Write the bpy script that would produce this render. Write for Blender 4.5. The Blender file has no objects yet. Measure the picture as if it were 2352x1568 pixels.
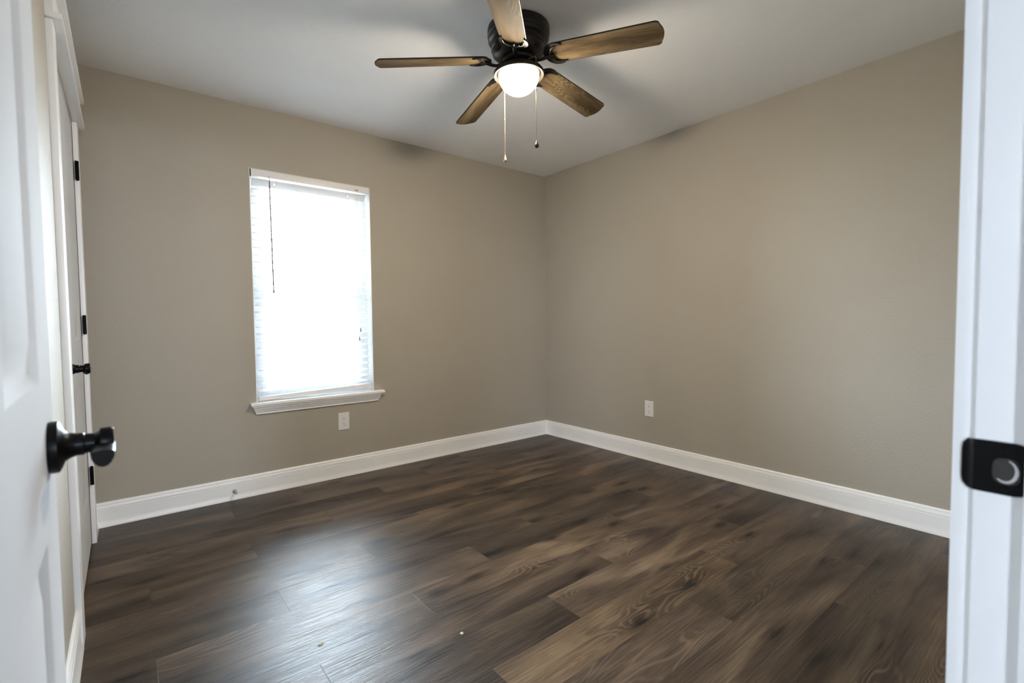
import bpy, bmesh, math, random
from mathutils import Vector, Matrix

random.seed(7)
sc = bpy.context.scene
COL = sc.collection
PI = math.pi

# ------------------------------------------------------------------ camera
YAW, PIT, ROL, FPX = 0.8938, -0.0434, -0.0105, 1107.0
fw = Vector((math.cos(PIT) * math.cos(YAW), math.cos(PIT) * math.sin(YAW), math.sin(PIT)))
rt = Vector((math.sin(YAW), -math.cos(YAW), 0))
up = rt.cross(fw)
r2 = rt * math.cos(ROL) + up * math.sin(ROL)
u2 = -rt * math.sin(ROL) + up * math.cos(ROL)
cd = bpy.data.cameras.new('camera')
cam = bpy.data.objects.new('camera', cd)
COL.objects.link(cam)
cd.sensor_width = 36.0
cd.lens = FPX / 2352 * 36
cd.clip_start = 0.02
cam.matrix_world = Matrix(((r2.x, u2.x, -fw.x, -3.1381), (r2.y, u2.y, -fw.y, -3.3879),
                           (r2.z, u2.z, -fw.z, 1.0906), (0, 0, 0, 1)))
cd.dof.use_dof = True
cd.dof.focus_distance = 3.4
cd.dof.aperture_fstop = 4.5
sc.camera = cam

# ------------------------------------------------------------------ light
SKY_STRENGTH = 26.0
BOWL_STRENGTH = 122.0
w = bpy.data.worlds.new('overcast_daylight')
w.use_nodes = True
sc.world = w
w.node_tree.nodes['Background'].inputs['Color'].default_value = (0.76, 0.875, 1.0, 1)
w.node_tree.nodes['Background'].inputs['Strength'].default_value = SKY_STRENGTH


def portal(name, loc, rot, sx, sy):
    d = bpy.data.lights.new(name, 'AREA')
    d.shape = 'RECTANGLE'
    d.size, d.size_y = sx, sy
    d.cycles.is_portal = True
    o = bpy.data.objects.new(name, d)
    COL.objects.link(o)
    o.location, o.rotation_euler = loc, rot


portal('window_daylight', (-2.111, 0.13, 1.32), (PI / 2, 0, PI), 0.80, 1.50)
portal('hall_fill_opening', (-5.19, -6.0, 1.5), (PI / 2, 0, -PI / 2), 0.78, 0.78)  # portal at an unseen opening added to light the entry jamb
portal('far_fill_opening', (-2.35, -7.99, 1.6), (PI / 2, 0, 0), 0.62, 0.72)  # portal at an unseen opening added as fill for the window wall

sc.view_settings.view_transform = 'Standard'
sc.view_settings.look = 'None'
sc.view_settings.gamma = 1.0
sc.view_settings.use_curve_mapping = False
sc.view_settings.exposure = 1.69
sc.cycles.use_denoising = True
sc.cycles.max_bounces = 10
sc.cycles.diffuse_bounces = 6
sc.cycles.glossy_bounces = 4
sc.cycles.transparent_max_bounces = 16
sc.cycles.sample_clamp_indirect = 6.0


# ------------------------------------------------------------------ materials
def srgb(r, g, b):
    f = lambda c: (c / 255 / 12.92) if c / 255 <= 0.04045 else ((c / 255 + 0.055) / 1.055) ** 2.4
    return (f(r), f(g), f(b), 1)


class NT:
    def __init__(self, name):
        self.m = bpy.data.materials.new(name)
        self.m.use_nodes = True
        self.t = self.m.node_tree
        self.b = self.t.nodes['Principled BSDF']
        self.out = self.t.nodes['Material Output']

    def n(self, typ, **kw):
        nd = self.t.nodes.new(typ)
        for k, v in kw.items():
            if k.startswith('i_'):
                k2 = k[2:]
                nd.inputs[int(k2) if k2.isdigit() else k2.replace('_', ' ')].default_value = v
            else:
                setattr(nd, k, v)
        return nd

    def l(self, a, b):
        self.t.links.new(a, b)

    def math(self, op, a, b=None, clamp=False):
        nd = self.n('ShaderNodeMath', operation=op, use_clamp=clamp)
        for i, x in enumerate((a, b)):
            if x is None:
                continue
            if isinstance(x, (int, float)):
                nd.inputs[i].default_value = x
            else:
                self.l(x, nd.inputs[i])
        return nd.outputs[0]

    def mix(self, fac, a, b, blend='MIX'):
        nd = self.n('ShaderNodeMix', data_type='RGBA', blend_type=blend)
        for sock, x in ((nd.inputs[0], fac), (nd.inputs[6], a), (nd.inputs[7], b)):
            if isinstance(x, (int, float)):
                sock.default_value = x
            elif isinstance(x, tuple):
                sock.default_value = x
            else:
                self.l(x, sock)
        return nd.outputs[2]

    def set(self, **kw):
        for k, v in kw.items():
            self.b.inputs[k.replace('_', ' ')].default_value = v


def plain(name, col, rough=0.5, metal=0.0, spec=0.5, noise=None, bump=0.0, bscale=60.0, bdist=0.001):
    t = NT(name)
    t.set(Base_Color=col, Roughness=rough, Metallic=metal)
    t.b.inputs['Specular IOR Level'].default_value = spec
    tc = t.n('ShaderNodeTexCoord')
    nz = t.n('ShaderNodeTexNoise', i_Scale=noise or 9.0, i_Detail=3.0)
    t.l(tc.outputs['Object'], nz.inputs['Vector'])
    mr = t.n('ShaderNodeMapRange', i_3=0.97, i_4=1.03)
    t.l(nz.outputs[0], mr.inputs[0])
    t.l(t.mix(1.0, col, mr.outputs[0], 'MULTIPLY'), t.b.inputs['Base Color'])
    if bump:
        n2 = t.n('ShaderNodeTexNoise', i_Scale=bscale, i_Detail=3.0)
        t.l(tc.outputs['Object'], n2.inputs['Vector'])
        bp = t.n('ShaderNodeBump', i_Strength=bump, i_Distance=bdist)
        t.l(n2.outputs[0], bp.inputs['Height'])
        t.l(bp.outputs[0], t.b.inputs['Normal'])
    return t.m


M_WALL = plain('beige_wall_paint', (0.420, 0.384, 0.328, 1), 0.55, 0, 0.3, 3.0, 0.55, 95.0, 0.0022)
M_HALL = plain('cool_bounce_wall_paint', (0.70, 0.73, 0.78, 1), 0.6, 0, 0.3, 3.0, 0.3, 95.0, 0.002)  # unseen hall walls, tinted cool to bounce bluish light onto the jamb
M_CEIL = plain('white_ceiling_paint', (0.87, 0.88, 0.91, 1), 0.8, 0, 0.2, 3.0, 0.5, 60.0, 0.002)
M_TRIM = plain('white_trim_paint', (0.92, 0.92, 0.93, 1), 0.32, 0, 0.5, 6.0, 0.05, 30.0, 0.0005)
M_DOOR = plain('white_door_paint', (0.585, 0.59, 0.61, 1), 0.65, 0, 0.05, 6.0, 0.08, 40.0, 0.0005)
M_BLACK = plain('black_hardware', (0.003, 0.003, 0.0035, 1), 0.34, 0.0, 0.15)
M_BRONZE = plain('dark_bronze_metal', (0.010, 0.008, 0.007, 1), 0.38, 0.15, 0.4)
M_FITTER = plain('brushed_bronze_fitter', (0.020, 0.016, 0.010, 1), 0.55, 0.0, 0.3)
M_EDGE = plain('black_blade_edge', (0.01, 0.008, 0.007, 1), 0.5)
M_CHAIN = plain('brass_chain', (0.34, 0.27, 0.16, 1), 0.4, 0.7)
M_STEEL = plain('bright_steel', (0.75, 0.75, 0.76, 1), 0.25, 0.9)
M_PLATE = plain('white_outlet_plastic', (0.80, 0.79, 0.79, 1), 0.35)
M_SLOT = plain('dark_slot', (0.03, 0.028, 0.025, 1), 0.6)
M_VINYL = plain('white_vinyl', (0.80, 0.81, 0.82, 1), 0.35)
M_RAIL = plain('blind_rail_white', (0.84, 0.83, 0.85, 1), 0.4)
M_WAND = plain('clear_grey_wand', (0.16, 0.15, 0.17, 1), 0.3)
M_CORD = plain('white_cord', (0.7, 0.7, 0.68, 1), 0.8)
M_GREY = plain('grey_print', (0.20, 0.18, 0.17, 1), 0.6)
M_CRUMB = plain('yellowish_scrap', (0.42, 0.38, 0.22, 1), 0.8)
M_DUST = plain('pale_scrap', (0.55, 0.56, 0.52, 1), 0.8)
M_RUBBER = plain('translucent_grey_rubber', (0.40, 0.40, 0.43, 1), 0.3)


def slat_material():
    t = NT('white_blind_slat')
    t.set(Base_Color=(0.85, 0.86, 0.87, 1), Roughness=0.4)
    tr = t.n('ShaderNodeBsdfTranslucent')
    tr.inputs['Color'].default_value = (0.85, 0.88, 0.92, 1)
    tc = t.n('ShaderNodeTexCoord')
    nz = t.n('ShaderNodeTexNoise', i_Scale=20.0)
    t.l(tc.outputs['Object'], nz.inputs['Vector'])
    fac = t.n('ShaderNodeMapRange', i_3=0.33, i_4=0.38)
    t.l(nz.outputs[0], fac.inputs[0])
    ms = t.n('ShaderNodeMixShader')
    t.l(fac.outputs[0], ms.inputs[0])
    t.l(t.b.outputs[0], ms.inputs[1])
    t.l(tr.outputs[0], ms.inputs[2])
    t.l(ms.outputs[0], t.out.inputs['Surface'])
    return t.m


def glass_material():
    t = NT('window_glass')
    tr = t.n('ShaderNodeBsdfTransparent')
    tr.inputs['Color'].default_value = (0.95, 0.97, 0.97, 1)
    gl = t.n('ShaderNodeBsdfGlossy')
    gl.inputs['Roughness'].default_value = 0.02
    fr = t.n('ShaderNodeFresnel', i_IOR=1.45)
    ms = t.n('ShaderNodeMixShader')
    t.l(fr.outputs[0], ms.inputs[0])
    t.l(tr.outputs[0], ms.inputs[1])
    t.l(gl.outputs[0], ms.inputs[2])
    t.l(ms.outputs[0], t.out.inputs['Surface'])
    return t.m


def bowl_material():
    t = NT('lit_frosted_glass')
    t.set(Base_Color=(0.9, 0.86, 0.78, 1), Roughness=0.25)
    t.b.inputs['Emission Color'].default_value = (1.0, 0.86, 0.66, 1)
    t.b.inputs['Emission Strength'].default_value = BOWL_STRENGTH
    tc = t.n('ShaderNodeTexCoord')
    nz = t.n('ShaderNodeTexNoise', i_Scale=14.0)
    t.l(tc.outputs['Object'], nz.inputs['Vector'])
    mr = t.n('ShaderNodeMapRange', i_3=BOWL_STRENGTH * 0.96, i_4=BOWL_STRENGTH * 1.04)
    t.l(nz.outputs[0], mr.inputs[0])
    sp = t.n('ShaderNodeSeparateXYZ')      # the bulb sits low in the bowl, so the rim glows least
    t.l(tc.outputs['Object'], sp.inputs[0])
    fo = t.n('ShaderNodeMapRange', i_1=-0.214, i_2=-0.285, i_3=0.03, i_4=1.0)
    fo.interpolation_type = 'SMOOTHSTEP'
    t.l(sp.outputs[2], fo.inputs[0])
    t.l(t.math('MULTIPLY', mr.outputs[0], fo.outputs[0]), t.b.inputs['Emission Strength'])
    return t.m


def grain(t, vec, dark, mid, light, k=1.0, contour=0.5, knots=True):
    """Wood colour from a vector whose x runs along the grain, in metres."""
    def mapped(sx, sy):
        mp = t.n('ShaderNodeMapping')
        mp.inputs['Scale'].default_value = (sx, sy, 1)
        t.l(vec, mp.inputs['Vector'])
        return mp.outputs[0]
    broad = t.n('ShaderNodeTexNoise', i_Scale=1.0 * k, i_Detail=3.0, i_Distortion=0.6)
    t.l(mapped(1.5, 7.0), broad.inputs['Vector'])
    fine = t.n('ShaderNodeTexNoise', i_Scale=1.0 * k, i_Detail=4.0, i_Roughness=0.6)
    t.l(mapped(5.0, 150.0), fine.inputs['Vector'])
    ring = t.n('ShaderNodeTexNoise', i_Scale=1.0 * k, i_Detail=1.5, i_Distortion=0.25)
    t.l(mapped(1.7, 8.0), ring.inputs['Vector'])
    s = t.math('SINE', t.math('MULTIPLY', ring.outputs[0], 150.0))
    s = t.math('POWER', t.math('ADD', t.math('MULTIPLY', s, 0.5), 0.5), 3.0)
    msk = t.n('ShaderNodeTexNoise', i_Scale=1.0 * k, i_Detail=1.0)
    t.l(mapped(1.6, 5.5), msk.inputs['Vector'])
    mk = t.n('ShaderNodeMapRange', i_1=0.53, i_2=0.66)
    t.l(msk.outputs[0], mk.inputs[0])
    ramp = t.n('ShaderNodeValToRGB')
    cr = ramp.color_ramp
    cr.elements[0].position, cr.elements[0].color = 0.31, dark
    cr.elements[1].position, cr.elements[1].color = 0.70, light
    e = cr.elements.new(0.52)
    e.color = mid
    t.l(broad.outputs[0], ramp.inputs[0])
    mr = t.n('ShaderNodeMapRange', i_1=0.28, i_2=0.72, i_3=0.58, i_4=1.38)
    t.l(fine.outputs[0], mr.inputs[0])
    col = t.mix(1.0, ramp.outputs[0], mr.outputs[0], 'MULTIPLY')
    cf = t.math('MULTIPLY', t.math('MULTIPLY', s, mk.outputs[0]), contour)
    lt = tuple(min(1.0, c * 1.45) for c in light[:3]) + (1,)
    dk = t.mix(t.math('MULTIPLY', mk.outputs[0], 0.30), col, dark)
    col = t.mix(cf, dk, lt)
    if knots:
        vo = t.n('ShaderNodeTexVoronoi', voronoi_dimensions='2D', feature='F1', i_Scale=1.0)
        t.l(mapped(1.7, 5.0), vo.inputs['Vector'])
        kn = t.n('ShaderNodeMapRange', i_1=0.04, i_2=0.19, i_3=0.85, i_4=0.0)
        nzk = t.n('ShaderNodeTexNoise', i_Scale=1.0, i_Detail=3.0)
        t.l(mapped(9.0, 60.0), nzk.inputs['Vector'])
        dist = t.math('ADD', vo.outputs['Distance'], t.math('MULTIPLY', t.math('SUBTRACT', nzk.outputs[0], 0.5), 0.22))
        t.l(dist, kn.inputs[0])
        blk = (dark[0] * 0.30, dark[1] * 0.30, dark[2] * 0.33, 1)
        col = t.mix(t.math('MULTIPLY', kn.outputs[0], 0.8), col, blk)
        core = t.n('ShaderNodeMapRange', i_1=0.0, i_2=0.09, i_3=0.9, i_4=0.0)
        t.l(dist, core.inputs[0])
        col = t.mix(core.outputs[0], col, (0.004, 0.0035, 0.003, 1))
    return col, fine.outputs[0], s


def floor_material():
    t = NT('dark_vinyl_plank')
    uv = t.n('ShaderNodeUVMap', uv_map='UVMap')          # x along the plank, y across, in metres
    at = t.n('ShaderNodeAttribute', attribute_name='plank', attribute_type='GEOMETRY')
    sep = t.n('ShaderNodeSeparateXYZ')
    t.l(at.outputs['Vector'], sep.inputs[0])
    off = t.n('ShaderNodeCombineXYZ')
    t.l(t.math('MULTIPLY', sep.outputs[0], 37.0), off.inputs[0])
    t.l(t.math('MULTIPLY', sep.outputs[1], 53.0), off.inputs[1])
    vm = t.n('ShaderNodeVectorMath', operation='ADD')
    t.l(uv.outputs[0], vm.inputs[0])
    t.l(off.outputs[0], vm.inputs[1])
    col, fine, s = grain(t, vm.outputs[0], (0.022, 0.014, 0.010, 1), (0.066, 0.045, 0.029, 1),
                         (0.135, 0.095, 0.060, 1), contour=0.32)
    tone = t.n('ShaderNodeMapRange', i_3=0.62, i_4=1.42)
    t.l(sep.outputs[2], tone.inputs[0])
    col = t.mix(1.0, col, tone.outputs[0], 'MULTIPLY')
    warm = t.mix(sep.outputs[0], (1.03, 1.0, 0.94, 1), (0.96, 0.97, 1.06, 1))
    col = t.mix(1.0, col, warm, 'MULTIPLY')
    # joints
    pu = t.n('ShaderNodeUVMap', uv_map='joint')          # 0..length and 0..width in metres from the plank's own corner
    sp = t.n('ShaderNodeSeparateXYZ')
    t.l(pu.outputs[0], sp.inputs[0])
    ex = t.math('MINIMUM', sp.outputs[0], t.math('SUBTRACT', 1.222, sp.outputs[0]))
    ey = t.math('MINIMUM', sp.outputs[1], t.math('SUBTRACT', 0.1833, sp.outputs[1]))
    e = t.math('MINIMUM', ex, ey)
    j = t.n('ShaderNodeMapRange', i_1=0.0004, i_2=0.0015, i_3=0.5, i_4=0.0)
    t.l(e, j.inputs[0])
    col = t.mix(j.outputs[0], col, (0.012, 0.009, 0.008, 1))
    t.l(col, t.b.inputs['Base Color'])
    rr = t.n('ShaderNodeMapRange', i_1=0.3, i_2=0.7, i_3=0.31, i_4=0.48)
    t.l(fine, rr.inputs[0])
    t.l(rr.outputs[0], t.b.inputs['Roughness'])
    mps = t.n('ShaderNodeMapping')
    mps.inputs['Scale'].default_value = (3.0, 210, 1)
    t.l(vm.outputs[0], mps.inputs['Vector'])
    stk = t.n('ShaderNodeTexNoise', i_Scale=1.0, i_Detail=3.0, i_Roughness=0.6)
    t.l(mps.outputs[0], stk.inputs['Vector'])
    ssp = t.n('ShaderNodeMapRange', i_1=0.35, i_2=0.68, i_3=0.22, i_4=0.46)
    t.l(stk.outputs[0], ssp.inputs[0])
    t.l(ssp.outputs[0], t.b.inputs['Specular IOR Level'])
    h = t.math('SUBTRACT', fine, t.math('MULTIPLY', j.outputs[0], 0.5))
    bp = t.n('ShaderNodeBump', i_Strength=0.9, i_Distance=0.0012)
    t.l(h, bp.inputs['Height'])
    t.l(bp.outputs[0], t.b.inputs['Normal'])
    return t.m


def blade_material():
    t = NT('walnut_fan_blade')
    tc = t.n('ShaderNodeTexCoord')
    oi = t.n('ShaderNodeObjectInfo')
    off = t.n('ShaderNodeCombineXYZ')
    t.l(t.math('MULTIPLY', oi.outputs['Random'], 40.0), off.inputs[0])
    t.l(t.math('MULTIPLY', oi.outputs['Random'], 11.0), off.inputs[1])
    vm = t.n('ShaderNodeVectorMath', operation='ADD')
    t.l(tc.outputs['Object'], vm.inputs[0])
    t.l(off.outputs[0], vm.inputs[1])
    col, fine, s = grain(t, vm.outputs[0], (0.034, 0.023, 0.013, 1), (0.108, 0.077, 0.043, 1),
                         (0.200, 0.150, 0.088, 1), k=1.6, contour=0.4, knots=False)
    t.l(col, t.b.inputs['Base Color'])
    t.set(Roughness=0.7)
    t.b.inputs['Specular IOR Level'].default_value = 0.08
    return t.m


M_GROUND = plain('pale_dry_ground', (0.26, 0.26, 0.22, 1), 0.9, 0, 0.2, 1.5)
M_SLAT, M_GLASS, M_BOWL, M_FLOOR, M_BLADE = slat_material(), glass_material(), bowl_material(), floor_material(), blade_material()


# ------------------------------------------------------------------ mesh helpers
class MB:
    def __init__(self):
        self.bm = bmesh.new()
        self.mats = []
        self.cur = 0

    def mat(self, m):
        if m not in self.mats:
            self.mats.append(m)
        self.cur = self.mats.index(m)
        return self

    def face(self, vs, smooth=False):
        try:
            f = self.bm.faces.new(vs)
        except ValueError:
            return None
        f.material_index = self.cur
        f.smooth = smooth
        return f

    def v(self, p):
        return self.bm.verts.new(p)

    def box(self, x0, x1, y0, y1, z0, z1, bev=0.0):
        x0, x1 = min(x0, x1), max(x0, x1)
        y0, y1 = min(y0, y1), max(y0, y1)
        z0, z1 = min(z0, z1), max(z0, z1)
        vs = [self.v((x, y, z)) for x in (x0, x1) for y in (y0, y1) for z in (z0, z1)]
        fs = [self.face([vs[i] for i in q]) for q in
              ((0, 1, 3, 2), (4, 6, 7, 5), (0, 4, 5, 1), (2, 3, 7, 6), (0, 2, 6, 4), (1, 5, 7, 3))]
        if bev:
            es = list({e for f in fs for e in f.edges})
            r = bmesh.ops.bevel(self.bm, geom=es, offset=bev, segments=2, profile=0.7, affect='EDGES')
            for f in r['faces']:
                f.material_index = self.cur
        return self

    def loft(self, loops, closed=True, caps=True, smooth=False):
        """loops: lists of points, joined in order; each loop is a closed ring."""
        vl = [[self.v(p) for p in lp] for lp in loops]
        n = len(vl[0])
        for a, b in zip(vl, vl[1:]):
            for i in range(n if closed else n - 1):
                j = (i + 1) % n
                self.face([a[i], a[j], b[j], b[i]], smooth)
        if caps:
            self.face(list(reversed(vl[0])))
            self.face(vl[-1])
        return vl

    def prism(self, pts, fn0, fn1):
        self.loft([[fn0(p) for p in pts], [fn1(p) for p in pts]])
        return self

    def lathe(self, prof, mtx=None, seg=48, smooth=True, cap_ends=True):
        mtx = mtx or Matrix()
        rings = []
        for r, z in prof:
            if r < 1e-6:
                rings.append([self.v(mtx @ Vector((0, 0, z)))])
            else:
                rings.append([self.v(mtx @ Vector((r * math.cos(2 * PI * i / seg), r * math.sin(2 * PI * i / seg), z)))
                              for i in range(seg)])
        for a, b in zip(rings, rings[1:]):
            for i in range(seg):
                j = (i + 1) % seg
                if len(a) == 1 and len(b) == 1:
                    continue
                if len(a) == 1:
                    self.face([a[0], b[j], b[i]], smooth)
                elif len(b) == 1:
                    self.face([a[i], a[j], b[0]], smooth)
                else:
                    self.face([a[i], a[j], b[j], b[i]], smooth)
        if cap_ends:
            for rg, rev in ((rings[0], False), (rings[-1], True)):
                if len(rg) > 1:
                    self.face(list(reversed(rg)) if rev else rg)
        return self

    def tube(self, pts, rad, seg=10, smooth=True):
        pts = [Vector(p) for p in pts]
        rads = rad if isinstance(rad, (list, tuple)) else [rad] * len(pts)
        loops = []
        prev = None
        for i, p in enumerate(pts):
            d = (pts[min(i + 1, len(pts) - 1)] - pts[max(i - 1, 0)]).normalized()
            a = prev if prev is not None else (Vector((0, 0, 1)) if abs(d.z) < 0.9 else Vector((1, 0, 0)))
            n = (a - d * a.dot(d)).normalized()
            b = d.cross(n)
            prev = n
            loops.append([p + (n * math.cos(2 * PI * k / seg) + b * math.sin(2 * PI * k / seg)) * rads[i] for k in range(seg)])
        self.loft(loops, smooth=smooth)
        return self

    def build(self, name, mat=None, parent=None, loc=None, mtx=None, sharp=True):
        bmesh.ops.recalc_face_normals(self.bm, faces=self.bm.faces[:])
        me = bpy.data.meshes.new(name)
        self.bm.to_mesh(me)
        self.bm.free()
        for m in (self.mats or [mat]):
            me.materials.append(m)
        o = bpy.data.objects.new(name, me)
        COL.objects.link(o)
        if parent is not None:
            o.parent = parent
        if mtx is not None:
            o.matrix_local = mtx
        elif loc is not None:
            o.location = loc
        if sharp:
            me.set_sharp_from_angle(angle=math.radians(38))
        return o


def tag(o, label, cat, kind=None, group=None):
    o['label'] = label
    o['category'] = cat
    if kind:
        o['kind'] = kind
    if group:
        o['group'] = group
    return o


def empty(name, loc=(0, 0, 0), rot=(0, 0, 0)):
    o = bpy.data.objects.new(name, None)
    COL.objects.link(o)
    o.location, o.rotation_euler = loc, rot
    o.empty_display_size = 0.1
    return o


# ------------------------------------------------------------------ room dimensions (metres)
H = 2.44
XL = -3.300          # closet wall
YF = -3.295          # face of the doorway wall
YFO = -3.410         # hallway side of it
JR, JL = -2.397, -3.212   # jamb faces of the entry
WX0, WX1, WZ0, WZ1 = -2.500, -1.722, 0.585, 2.058   # window opening
CY0, CY1, CZ = -1.15, -0.235, 2.05       # closet opening
HX0, HX1, HY0 = -5.20, -0.90, -8.00      # hallway

# floor: one mesh of planks, each with its own joint coordinates and tone
PW, PL = 0.1833, 1.222
bm = bmesh.new()
uv1 = bm.loops.layers.uv.new('UVMap')
uv2 = bm.loops.layers.uv.new('joint')
pa = bm.faces.layers.float_vector.new('plank')
TONES = {(5, 1): 0.18, (6, 2): 0.62, (6, 1): 0.9, (5, 2): 0.45, (12, 2): 0.15, (12, 1): 0.35, (8, 2): 0.8, (9, 2): 0.3}
for k in range(-1, 45):
    off = 0.977 - 0.4045 * ((k - 1) % 3)
    y1, y0 = -k * PW, -(k + 1) * PW
    i0 = -6
    for i in range(i0, 3):
        x0 = i * PL + off
        x1 = x0 + PL
        cx0, cx1 = max(x0, HX0), min(x1, 0.12)
        cy0, cy1 = max(y0, HY0), min(y1, 0.14)
        if cx1 <= cx0 or cy1 <= cy0:
            continue
        vs = [bm.verts.new((x, y, 0)) for x, y in ((cx0, cy0), (cx1, cy0), (cx1, cy1), (cx0, cy1))]
        f = bm.faces.new(vs)
        rr = (random.random(), random.random(), TONES.get((k, i + 5), random.random()))
        f[pa] = rr
        for lp in f.loops:
            co = lp.vert.co
            lp[uv1].uv = (co.x - x0, co.y - y0)
            lp[uv2].uv = (co.x - x0, co.y - y0)
me = bpy.data.meshes.new('floor')
bm.to_mesh(me)
bm.free()
me.materials.append(M_FLOOR)
fl = bpy.data.objects.new('floor', me)
COL.objects.link(fl)
tag(fl, 'dark brown wood plank floor with a bright patch of window sheen', 'floor', 'structure')

b = MB()
b.box(HX0, 0.12, HY0, 0.14, H, H + 0.1)
tag(b.build('ceiling', M_CEIL), 'smooth white ceiling above the fan', 'ceiling', 'structure')

b = MB()
b.box(HX0, 0.12, HY0, 0.14, -0.12, -0.004)
tag(b.build('floor_slab', M_SLOT), 'slab beneath the wood plank floor', 'slab', 'structure')

b = MB()   # window wall
T = 0.14
b.box(XL - 0.12, WX0, 0, T, 0, H)
b.box(WX1, 0.0, 0, T, 0, H)
b.box(WX0, WX1, 0, T, 0, WZ0)
b.box(WX0, WX1, 0, T, WZ1, H)
tag(b.build('wall_back', M_WALL), 'beige wall holding the window', 'wall', 'structure')
b = MB()
b.box(0, 0.12, YFO, T, 0, H)
tag(b.build('wall_right', M_WALL), 'plain beige wall with one outlet, meeting the window wall in the corner', 'wall', 'structure')
b = MB()
b.box(XL - 0.12, XL, CY1, 0, 0, H)
b.box(XL - 0.12, XL, YF, CY0, 0, H)
b.box(XL - 0.12, XL, CY0, CY1, CZ, H)
tag(b.build('wall_left', M_WALL), 'narrow strip of beige wall around the closet door', 'wall', 'structure')
b = MB()
b.box(XL - 0.12, JL - 0.02, YFO, YF, 0, H)
b.box(JR + 0.02, 0, YFO, YF, 0, H)
b.box(JL - 0.02, JR + 0.02, YFO, YF, 2.07, H)
tag(b.build('wall_front', M_WALL), 'wall around the entry doorway', 'wall', 'structure')
b = MB()  # unseen far wall, opening added to send fill through the doorway
b.box(HX0, -2.65, HY0, HY0 + 0.1, 0, H)
b.box(-2.05, HX1, HY0, HY0 + 0.1, 0, H)
b.box(-2.65, -2.05, HY0, HY0 + 0.1, 0, 1.25)
b.box(-2.65, -2.05, HY0, HY0 + 0.1, 1.95, H)
tag(b.build('wall_hallway', M_HALL), 'unseen far wall across from the entry doorway, opening added for fill light', 'wall', 'structure')
b = MB()
b.box(HX1, HX1 + 0.1, HY0, YFO, 0, H)
tag(b.build('wall_hallway_east', M_HALL), 'short wall closing the hallway', 'wall', 'structure')
b = MB()
b.box(HX0, XL - 0.12, YFO - 0.1, YFO, 0, H)
tag(b.build('wall_hallway_side', M_HALL), 'hallway wall running past the closet', 'wall', 'structure')
b = MB()   # unseen hallway end wall, opening added to light the entry jamb
b.box(HX0, HX0 + 0.1, HY0, -6.40, 0, H)
b.box(HX0, HX0 + 0.1, -5.60, YFO, 0, H)
b.box(HX0, HX0 + 0.1, -6.40, -5.60, 0, 1.10)
b.box(HX0, HX0 + 0.1, -6.40, -5.60, 1.90, H)
tag(b.build('wall_hallway_end', M_HALL), 'unseen hallway end wall with an opening added to light the jamb', 'wall', 'structure')
b = MB()   # closet interior
b.box(XL - 0.75, XL - 0.70, CY0 - 0.2, CY1 + 0.2, 0, H)
b.box(XL - 0.75, XL - 0.12, CY0 - 0.25, CY0 - 0.2, 0, H)
b.box(XL - 0.75, XL - 0.12, CY1 + 0.18, CY1 + 0.23, 0, H)
tag(b.build('wall_closet', M_WALL), 'inner walls of the closet behind its closed door', 'wall', 'structure')

b = MB()  # unseen ground, added to cut daylight rising onto the ceiling
b.box(-40, 40, 0.16, 40, -0.5, -0.35)
tag(b.build('ground_outside', M_GROUND), 'pale ground outside the window, added to dim light from below', 'ground', 'structure')
b = MB()  # same unseen ground continued below the added hallway openings
b.box(-40, -5.6, -40, 0.16, -0.5, -0.35)
b.box(-5.6, 40, -40, -8.1, -0.5, -0.35)
tag(b.build('ground_beside_hallway', M_GROUND), 'unseen pale ground outside the added hallway openings', 'ground', 'structure')

# ------------------------------------------------------------------ baseboards
BP = [(0, .133), (.005, .133), (.0085, .1295), (.0095, .122), (.0095, .1190), (.0072, .1178), (.0098, .1165),
      (.0122, .111), (.0122, .0985), (.0090, .0958), (.0122, .0935), (.0122, .036), (.0132, .026), (.0165, .013),
      (.0185, .004), (.0185, 0), (0, 0)]


def baseboard(name, a, bpt, nrm, label, m0=0.0, m1=0.0):
    """runs from a to b on the wall, growing along nrm; m0/m1: 1 mitres the end inwards for a corner"""
    a, bpt, nrm = Vector(a), Vector(bpt), Vector(nrm)
    d = (bpt - a).normalized()
    mb = MB()
    mb.loft([[a + nrm * p[0] + Vector((0, 0, p[1])) + d * (p[0] * m0) for p in BP],
             [bpt + nrm * p[0] + Vector((0, 0, p[1])) - d * (p[0] * m1) for p in BP]])
    return tag(mb.build(name, M_TRIM), label, 'baseboard', 'structure')


baseboard('baseboard_back', (XL, 0, 0), (0, 0, 0), (0, -1, 0), 'tall white baseboard below the window', 1, 1)
baseboard('baseboard_right', (0, 0, 0), (0, YF, 0), (-1, 0, 0), 'tall white baseboard under the outlet on the plain wall', 1, 1)
baseboard('baseboard_left', (XL, -0.145, 0), (XL, 0, 0), (1, 0, 0), 'stub of white baseboard between closet casing and corner', 0, 1)
baseboard('baseboard_closet_wall', (XL, YF, 0), (XL, -1.2405, 0), (1, 0, 0),
          'white baseboard beside the closet casing, behind the open door', 1, 0)
baseboard('baseboard_front', (0, YF, 0), (JR + 0.09, YF, 0), (0, 1, 0), 'white baseboard beside the entry casing', 1, 0)

# ------------------------------------------------------------------ window
win = empty('window_1', ((WX0 + WX1) / 2, 0.10, WZ0))
tag(win, 'white single-hung window glowing with daylight behind the blind', 'window', 'structure')
wl = win.location.copy()


def wpart(mb, name, mat, parent=None):
    o = mb.build(name, mat, parent or win)
    o.location = -wl if parent is None else (0, 0, 0)
    return o


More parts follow.
